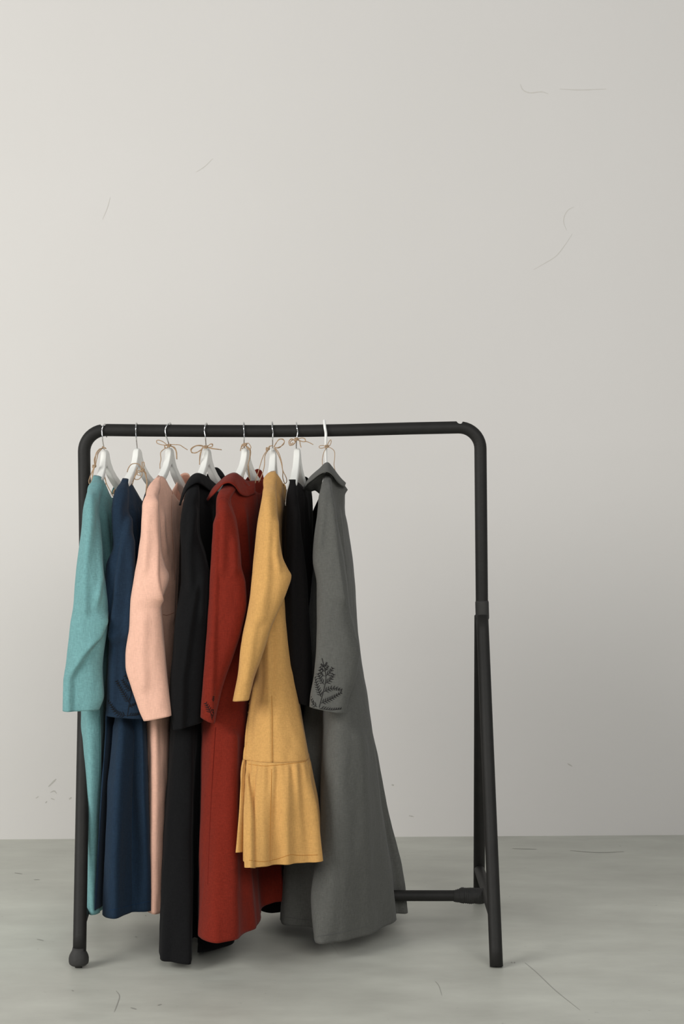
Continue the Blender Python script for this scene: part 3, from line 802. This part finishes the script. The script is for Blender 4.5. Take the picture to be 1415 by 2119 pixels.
# --- grey
t = dress('grey linen dress with fern embroidery, last on the rail at the right', 675)
m = M['gray']
def ex3(pts): return [P(*p) for p in pts]
rows = [ex3([(670, 984, 3.93), (677, 978, 3.92), (688, 984, 3.92), (704, 1000, 3.95), (718, 1013, 3.97), (711, 1004, 4.02), (700, 988, 4.07), (690, 980, 4.08), (682, 985, 4.07), (674, 1008, 4.02), (670, 1018, 3.97), (668, 1000, 3.95)]),
 ex3([(668, 1012, 3.89), (676, 1008, 3.875), (688, 1012, 3.89), (701, 1020, 3.93), (712, 1024, 3.96), (708, 1025, 4.03), (702, 1020, 4.1), (694, 1012, 4.12), (686, 1020, 4.1), (674, 1028, 4.02), (669, 1030, 3.97), (667, 1024, 3.92)]),
 ex3([(664, 1060, 3.86), (676, 1056, 3.845), (690, 1058, 3.86), (703, 1056, 3.92), (710, 1050, 3.97), (710, 1052, 4.04), (706, 1056, 4.12), (698, 1056, 4.16), (688, 1056, 4.14), (672, 1056, 4.04), (664, 1058, 3.96), (662, 1060, 3.90)]),
 row_ex(1080, [(661, 3.87), (676, 3.85), (692, 3.86), (706, 3.9), (713, 3.96), (717, 4.03), (713, 4.1), (702, 4.17), (688, 4.18), (668, 4.06), (658, 3.97), (657, 3.91)]),
 row_ex(1180, [(656, 3.87), (675, 3.84), (700, 3.86), (720, 3.92), (728, 3.98), (730, 4.05), (727, 4.12), (715, 4.18), (688, 4.18), (665, 4.05), (650, 3.96), (650, 3.90)]),
 row_ex(1330, [(660, 3.85), (680, 3.82), (712, 3.85), (733, 3.92), (740, 3.98), (740, 4.05), (735, 4.12), (720, 4.18), (690, 4.18), (658, 4.05), (637, 3.95), (641, 3.89)]),
 row_ex(1480, [(672, 3.83), (700, 3.79), (735, 3.81), (757, 3.88), (762, 3.95), (760, 4.0), (755, 4.1), (740, 4.18), (690, 4.18), (650, 4.05), (628, 3.95), (666, 3.90)]),
 row_ex(1600, [(668, 3.81), (700, 3.76), (745, 3.80), (772, 3.88), (778, 3.94), (776, 4.0), (781, 4.05), (760, 4.2), (690, 4.2), (640, 4.08), (614, 3.95), (662, 3.90)]),
 row_ex(1750, [(662, 3.79), (698, 3.75), (745, 3.79), (785, 3.88), (796, 3.95), (794, 4.02), (810, 4.05), (780, 4.25), (700, 4.2), (620, 4.08), (598, 3.95), (656, 3.90)], 3.78),
 row_ex(1860, [(648, 3.78), (692, 3.75), (742, 3.80), (796, 3.90), (812, 3.96), (812, 4.03), (832, 4.06), (795, 4.28), (700, 4.22), (605, 4.1), (588, 3.945), (643, 3.90)], 3.77),
 row_ex(1952, [(655, 3.755), (692, 3.76), (742, 3.81), (800, 3.92), (819, 3.98), (819, 4.05), (842, 4.07), (800, 4.3), (700, 4.25), (600, 4.12), (583, 3.945), (646, 3.90)], 3.75)]
gb = body('dress_body', rows, m, t, seed=61, nv=180, folds=[('ridge', [(700, 1040), (704, 1120), (714, 1200)], .005, 4), ('ridge', [(740, 1500), (752, 1700), (762, 1900)], .006, 14, 1)])
gs = sleeve('sleeve', [(671, 979), (667, 1005), (660, 1060), (650, 1115), (647, 1160), (655, 1210), (655, 1300), (650, 1390), (642, 1440), (641, 1462)],
  [(684, 981), (690, 1030), (697, 1080), (707, 1130), (718, 1200), (724, 1260), (735, 1310), (743, 1350), (740, 1385), (722, 1440), (713, 1476)],
  [(0, 3.915), (.10, 3.83), (.25, 3.80), (.6, 3.765), (1, 3.75)], [(0, .010), (.06, .026), (.15, .040), (.5, .042), (1, .032)], m, t, seed=62, folds=[
  ('left', [(680, 990), (688, 1060), (696, 1120), (706, 1200), (716, 1262)], .010, 16), ('ridge', [(672, 1010), (668, 1080), (660, 1150)], .005, 6),
  ('left', [(738, 1395), (730, 1430), (720, 1478)], .003, 30, 1)])
far_sleeve(t, m, 694, 706, py0=1066, seed=63)
ribbon('collar', [(625, 1013, 3.96), (633, 1000, 3.95), (643, 986, 3.94), (660, 971, 3.93), (676, 957, 3.93), (688, 967, 3.935), (704, 988, 3.95), (715, 1000, 3.97)],
  [(627, 1015, 3.95), (636, 1002, 3.90), (646, 993, 3.88), (661, 981, 3.865), (676, 976, 3.86), (689, 984, 3.87), (702, 1001, 3.90), (713, 1008, 3.94)], m, t, bulge=.006)
ribbon('under_collar', [(627, 1015, 3.955), (636, 1003, 3.92), (647, 994, 3.905), (661, 983, 3.90), (676, 979, 3.90), (688, 986, 3.90)],
  [(630, 1012, 3.97), (642, 1017, 3.97), (652, 1015, 3.97), (661, 1022, 3.96), (669, 1027, 3.95), (684, 1034, 3.94)], m, t, bulge=.0)
stitch('waist_seam', [gb], [[(722, 1230), (730, 1233), (736, 1232)]], M['seam_gray'], t, r=.0007)
stitch('hem_stitching', [gb], [[(657, 1938), (690, 1932), (740, 1922), (800, 1902), (816, 1890)], [(588, 1897), (620, 1902), (644, 1905)]], M['seam_gray'], t, r=.0006)
fern('fern_embroidery', [gs], [(660, 1464), (667, 1438), (672, 1417), (674, 1399), (671, 1382), (666, 1362)],
 [([(664, 1442), (656, 1420), (650, 1396)],), ([(670, 1416), (663, 1407), (658, 1394)],), ([(672, 1399), (665, 1396), (661, 1386)],), ([(672, 1389), (667, 1387), (662, 1380)],), ([(670, 1381), (664, 1374)],),
  ([(674, 1398), (682, 1392), (688, 1382)],), ([(673, 1388), (679, 1378)],), ([(672, 1380), (676, 1371)],), ([(673, 1414), (683, 1407), (690, 1395)],),
  ([(670, 1431), (688, 1424), (707, 1428)],), ([(664, 1455), (684, 1446), (706, 1433)],), ([(661, 1466), (684, 1469), (706, 1467)], (-1,)), ([(656, 1463), (647, 1456), (642, 1443)],)], gs)

# --- mustard
t = dress('mustard yellow linen dress with gathered ruffle hem, shortest of all', 565)
m = M['yellow']
rows = neck_rows((566, 978, 3.92), (580, 1000, 4.08), (550, 1036, 3.80), (588, 1040, 4.17), .022, .05, .02, .026)
rows += [row_ax(1130, (558, 3.84), (584, 4.18), .030), row_ex(1240, [(528, 3.84), (545, 3.80), (575, 3.80), (592, 3.84), (596, 3.9), (598, 3.98), (594, 4.1), (584, 4.18), (568, 4.15), (548, 4.05), (532, 3.95), (527, 3.88)]),
 row_ex(1400, [(532, 3.83), (552, 3.79), (585, 3.79), (608, 3.83), (612, 3.9), (610, 3.98), (602, 4.1), (588, 4.18), (566, 4.15), (544, 4.05), (530, 3.95), (526, 3.88)]),
 row_ex(1500, [(519, 3.80), (550, 3.76), (590, 3.76), (624, 3.79), (626, 3.88), (622, 3.98), (610, 4.1), (590, 4.17), (562, 4.14), (532, 4.0), (511, 3.81), (516, 3.84)]),
 row_ex(1577, [(513, 3.77), (545, 3.73), (592, 3.725), (634, 3.76), (637, 3.86), (630, 3.98), (612, 4.1), (590, 4.16), (560, 4.13), (525, 4.0), (506, 3.78), (511, 3.80)], 3.74)]
yb = body('dress_body', rows, m, t, seed=71, folds=[('left', [(560, 1300), (561, 1400), (562, 1583)], .006, 12, 1), ('ridge', [(575, 1010), (584, 1080)], .004, 4),
   ('left', [(533, 1400), (522, 1480), (515, 1583)], .006, 12, 1)])
def gath(v, u):
    k = np.sin(2 * math.pi * u * 36) * .5 + np.sin(2 * math.pi * u * 25 + 1.3) * .5
    k2 = np.sin(2 * math.pi * (u * 13 + .06 * np.sin(2 * math.pi * u * 3)) + .6) + .4 * np.sin(2 * math.pi * u * 21)
    return .0048 * k * np.exp(-v * 3.0) * np.clip(v * 14, .1, 1) + .0085 * k2 * np.clip(v * 2.2, 0, 1)
rr_ = [row_ex(1576, [(512, 3.77), (545, 3.725), (592, 3.72), (634, 3.755), (638, 3.86), (632, 3.98), (614, 4.1), (590, 4.17), (560, 4.14), (524, 4.0), (505, 3.78), (510, 3.80)], 3.74),
 row_ex(1610, [(512, 3.75), (544, 3.705), (594, 3.70), (638, 3.735), (644, 3.86), (636, 3.98), (616, 4.12), (590, 4.18), (556, 4.15), (520, 4.0), (500, 3.74), (511, 3.79)], 3.73),
 row_ex(1690, [(511, 3.68), (540, 3.67), (596, 3.68), (650, 3.72), (655, 3.86), (642, 3.98), (620, 4.13), (590, 4.2), (552, 4.15), (515, 3.98), (494, 3.70), (511, 3.76)], 3.7),
 row_ex(1791, [(512, 3.645), (540, 3.645), (598, 3.68), (660, 3.71), (664, 3.86), (648, 3.98), (624, 4.13), (590, 4.2), (550, 4.15), (510, 3.95), (488, 3.68, .030), (510, 3.735, .024)], 3.66)]
yr = body('ruffle', rr_, m, t, nv=110, per=44, seed=73, gather=gath, wr=.6, folds=[('right', [(511, 1590), (511, 1690), (512, 1792)], .014, 12, 1)])
ys = sleeve('sleeve', [(560, 975), (552, 980), (545, 992), (543, 1038), (534, 1092), (529, 1135), (522, 1180), (517, 1226), (510, 1267), (499, 1334), (493, 1393), (482, 1450)],
  [(571, 975), (572, 1011), (574, 1051), (577, 1105), (585, 1153), (595, 1180), (600, 1191), (594, 1217), (575, 1267), (558, 1307), (540, 1361), (524, 1404), (513, 1447)],
  [(0, 3.92), (.10, 3.82), (.25, 3.77), (.6, 3.73), (1, 3.72)], [(0, .012), (.06, .028), (.15, .042), (.5, .042), (1, .030)], m, t, seed=72, folds=[
  ('ridge', [(556, 1010), (556, 1100), (552, 1200), (540, 1300)], .006, 9), ('ridge', [(570, 1060), (570, 1150), (580, 1195)], .006, 6), ('ridge', [(540, 1220), (520, 1340), (505, 1430)], .005, 9)])
far_sleeve(t, m, 582, 578, seed=74, w=16)
stitch('skirt_seam', [yb, yr], [[(562, 1440), (563, 1500), (563, 1578)], [(562, 1592), (560, 1680), (558, 1786)]], M['seam_yellow'], t, r=.0007)
stitch('ruffle_seam', [yb, yr], [[(514, 1581), (545, 1585), (575, 1583), (600, 1580), (633, 1576)]], M['seam_yellow'], t, r=.0007)
stitch('hem_stitching', [yr], [[(515, 1780), (545, 1783), (575, 1777), (600, 1769), (620, 1770), (657, 1769)]], M['seam_yellow'], t, r=.0006)

# ------------------------------------------------------------------ twine bows
def bow(label, loops, tails, knot, d=3.975, thick=.0013):
    t = empty('twine_bow', P(knot[0], knot[1], d), label, 'bow', 'jute twine bows on the hangers')
    rnd = random.Random(int(knot[0]))
    def mk(pts, closed=False):
        q = []
        for i, p in enumerate(pts):
            dd = p[2] if len(p) > 2 else d - .004 * math.sin(i * 1.3)
            q.append(P(p[0], p[1], dd))
        return catmull(q, 8)
    def strands(pts, k):
        out = []
        for s in range(k):
            o = [(p[0] + rnd.uniform(-1.1, 1.1) * (k > 1), p[1] + rnd.uniform(-.9, .9) * (k > 1), (p[2] if len(p) > 2 else d) - .003 * rnd.random()) for p in pts]
            out.append((mk(o), thick))
        return out
    for pts, k in loops: tubes('loop', strands(pts, k), M['twine'], t, 6)
    for pts, k in tails: tubes('tail', strands(pts, k), M['twine'], t, 6)
    kx, ky = knot
    w = []
    for i in range(26):
        a = i * .9
        w.append(P(kx + 3.6 * math.cos(a) , ky + 2.6 * math.sin(a * .83), d - .002 + .004 * math.sin(a)))
    tubes('knot', [(catmull(w, 5), thick)], M['twine'], t, 6)
bow('jute twine bow drooping in a long bunch left of the teal dress hanger',
 [([(214, 927, 3.99), (206, 929, 3.975), (199, 938, 3.96), (196, 950, 3.955), (195, 963, 3.95)], 3), ([(210, 929, 3.98), (204, 937, 3.965), (200, 950, 3.955), (197, 964, 3.95)], 2),
  ([(194, 968, 3.95), (188, 982, 3.945), (184, 995, 3.94), (186, 1002, 3.94), (190, 990, 3.945), (194, 972, 3.95)], 1), ([(216, 927, 3.985), (218, 928, 3.975), (212, 924, 3.975)], 2)],
 [([(195, 966, 3.95), (193, 978, 3.945), (191, 992, 3.94)], 2), ([(212, 974, 4.02), (217, 988, 4.02), (219, 1000, 4.02), (214, 1012, 4.02)], 1), ([(213, 978, 4.02), (220, 1000, 4.02), (227, 1014, 4.02), (234, 1027, 4.02)], 1),
  ([(238, 1012, 4.0), (235, 1018, 3.995), (237, 1026, 4.0)], 3)], (195, 965), d=3.955)
bow('jute twine bow tied low round the neck of the navy dress hanger',
 [([(263, 977), (266, 968), (272, 961), (280, 959), (287, 961), (292, 968), (294, 973)], 1), ([(293, 971), (294, 962), (294, 957), (298, 957), (298, 964), (294, 972)], 1),
  ([(293, 976), (285, 978), (279, 987), (280, 992), (288, 991), (294, 982), (292, 975), (285, 974), (284, 982), (290, 984)], 1)],
 [([(294, 973), (299, 978), (302, 985), (304, 1000), (302, 1024)], 3), ([(284, 967), (279, 985), (275, 998), (272, 1009)], 1), ([(294, 974), (301, 977), (303, 986)], 1)], (295, 973), d=3.93)
bow('jute twine bow with a high left loop on the peach dress hanger hook',
 [([(348, 921), (341, 921), (333, 920), (325, 917), (324, 912), (329, 911), (337, 914), (346, 921)], 1), ([(347, 922), (341, 922), (341, 926), (345, 927), (349, 923)], 2)],
 [([(343, 927), (336, 932), (332, 938), (333, 950), (331, 960), (331, 970)], 1), ([(352, 920), (362, 920), (372, 921), (380, 926), (388, 931)], 1), ([(352, 922), (360, 926), (365, 935), (366, 950)], 3)], (350, 922))
bow('jute twine bow with a wide flat left loop on the collared black dress hanger hook',
 [([(425, 925), (416, 922), (405, 923), (396, 929), (396, 936), (404, 937), (413, 932), (420, 926)], 2), ([(429, 926), (435, 920), (439, 919), (440, 923), (434, 926), (429, 927)], 2)],
 [([(429, 926), (440, 928), (458, 930)], 2), ([(419, 928), (415, 938), (414, 948), (413, 961)], 2)], (426, 925))
bow('small tangled jute twine bow on the rust red dress hanger hook',
 [([(506, 918), (501, 920), (499, 926), (502, 928), (506, 921)], 1), ([(508, 921), (513, 917), (517, 921), (519, 926), (516, 929), (510, 924)], 1), ([(508, 922), (515, 927), (518, 930), (513, 930), (509, 924)], 1)],
 [([(503, 921), (499, 926), (497, 933)], 1), ([(512, 924), (518, 933), (517, 948), (514, 962), (515, 980), (518, 996)], 2), ([(508, 963, 4.01), (505, 975, 4.01), (503, 989, 4.01)], 1), ([(500, 974, 4.01), (501, 982, 4.01), (502, 987, 4.01)], 1)], (507, 920))
bow('jute twine bow with long trailing loops on the mustard dress hanger hook',
 [([(567, 925), (571, 918), (577, 910), (584, 908), (588, 914), (585, 921), (576, 926), (568, 926)], 2), ([(568, 925), (577, 938), (583, 958), (585, 973), (592, 988), (593, 997), (589, 1000), (585, 988), (585, 975), (581, 955), (574, 938), (567, 927)], 1)],
 [([(564, 922), (558, 924), (554, 929)], 3), ([(553, 931), (545, 943), (539, 960), (535, 975), (530, 990), (528, 1000)], 1), ([(555, 931), (548, 944), (547, 962), (543, 980), (535, 998)], 1)], (554, 929))
bow('coiled jute twine bow high on the collarless black dress hanger hook',
 [([(611, 911), (603, 908), (597, 914), (599, 921), (606, 920), (611, 914), (606, 910), (600, 915), (602, 919), (607, 916)], 2), ([(615, 910), (622, 907), (629, 907), (632, 913), (626, 914), (617, 911)], 2)],
 [([(630, 913), (638, 915), (648, 920)], 1), ([(620, 911), (621, 919), (623, 926)], 1)], (613, 909))
bow('thin jute twine bow with two hanging tails on the white plastic hook',
 [([(674, 924), (668, 922), (661, 923), (661, 927), (668, 927), (674, 925)], 1), ([(676, 924), (680, 915), (684, 910), (685, 915), (682, 922), (677, 925)], 1)],
 [([(676, 926), (670, 936), (667, 950), (667, 962)], 1), ([(678, 925), (686, 928), (692, 935), (692, 950), (691, 962), (694, 978)], 1)], (676, 924), thick=.0011)

# ------------------------------------------------------------------ marks on the wall and the floor
def strip_on_wall(name, pts, w, mat):
    c = catmull(pts, 6); V, Fc = [], []
    for i, p in enumerate(c):
        q = c[min(i + 1, len(c) - 1)] - c[max(i - 1, 0)]; n = np.array((-q[1], q[0])); n /= np.linalg.norm(n) + 1e-9
        ww = w * (0.35 + 0.65 * math.sin(math.pi * (i + .5) / len(c))) * (0.8 + 0.4 * noise.noise(Vector((i * .7, pts[0][0], 0))))
        V.append(wallpt(*(p + n * ww / 2), 0.0006)); V.append(wallpt(*(p - n * ww / 2), 0.0006))
    for i in range(len(c) - 1): Fc.append((2 * i, 2 * i + 1, 2 * i + 3, 2 * i + 2))
    mesh_obj(name, V, Fc, mat, wall, smooth=False)
crackm = simple('filled_crack', s2l((202, 198, 190)), rough=.9); smm = simple('scuff', s2l((188, 185, 178)), rough=.9)
strip_on_wall('crack', [(1188, 428), (1176, 434), (1168, 446), (1166, 460), (1172, 476)], 1.6, crackm)
strip_on_wall('crack', [(1184, 484), (1168, 508), (1150, 530), (1128, 544), (1104, 558)], 1.6, crackm)
strip_on_wall('crack', [(1076, 174), (1082, 186), (1096, 192), (1120, 190), (1134, 194)], 2.4, crackm)
strip_on_wall('crack', [(1158, 184), (1200, 186), (1254, 184)], 2.0, crackm)
strip_on_wall('crack', [(440, 328), (424, 344), (406, 356)], 1.6, crackm)
strip_on_wall('crack', [(228, 408), (222, 430), (212, 454)], 1.6, crackm)
for pts, w in (([(100, 1628), (110, 1618), (116, 1612)], 4), ([(104, 1640), (112, 1637), (117, 1642)], 3), ([(105, 1652), (113, 1655)], 2.5), ([(143, 1654), (148, 1650)], 4), ([(94, 1662), (97, 1658)], 3), ([(74, 1652), (80, 1648)], 2),
               ([(810, 1624), (815, 1625)], 4), ([(846, 1688), (856, 1690)], 3), ([(1174, 1580), (1184, 1586)], 3)):
    strip_on_wall('scuff', pts, w, smm)
def strip_on_floor(name, pts, w, mat):
    c = catmull(pts, 6); V, Fc = [], []
    def fp(px, py):
        d = (HCAM - .0006) * F / (py - HOR); return PZ(px, d, .0006)
    for i, p in enumerate(c):
        q = c[min(i + 1, len(c) - 1)] - c[max(i - 1, 0)]; n = np.array((-q[1], q[0])); n /= np.linalg.norm(n) + 1e-9
        ww = w * (0.3 + 0.7 * math.sin(math.pi * (i + .5) / len(c)))
        V.append(fp(*(p + n * ww / 2))); V.append(fp(*(p - n * ww / 2)))
    for i in range(len(c) - 1): Fc.append((2 * i, 2 * i + 1, 2 * i + 3, 2 * i + 2))
    mesh_obj(name, V, Fc, mat, floor, smooth=False)
fl = simple('floor_scratch', s2l((158, 157, 149)), rough=.5); fw = simple('floor_pale_scratch', s2l((186, 184, 176)), rough=.6)
for pts, w, mm in (([(240, 2050), (247, 2062), (240, 2084), (236, 2094)], 1.6, fl), ([(326, 2080), (334, 2078)], 2.2, fl), ([(270, 2085), (282, 2088)], 2.5, fl), ([(279, 1938), (284, 1939)], 2, fl),
                   ([(1086, 1992), (1110, 2012), (1150, 2050), (1200, 2090)], 1.2, fl), ([(1057, 1991), (1060, 1992)], 2.5, fl), ([(1063, 1991), (1066, 1992)], 2.5, fl), ([(684, 1954), (694, 1964), (702, 1976)], 1.4, fw),
                   ([(30, 1806), (46, 1808)], 1.2, fl), ([(70, 1820), (82, 1820)], 1.2, fl), ([(76, 1943), (90, 1946)], 1.6, fl), ([(1180, 1760), (1240, 1764), (1290, 1762)], 1.2, fl), ([(1060, 1756), (1110, 1757)], 1.2, fl),
                   ([(300, 1894), (303, 1895)], 2, fl), ([(148, 2049), (152, 2050)], 2, fl), ([(900, 2030), (908, 2040), (914, 2060)], 1.0, fl)):
    strip_on_floor('scratch', pts, w, mm)
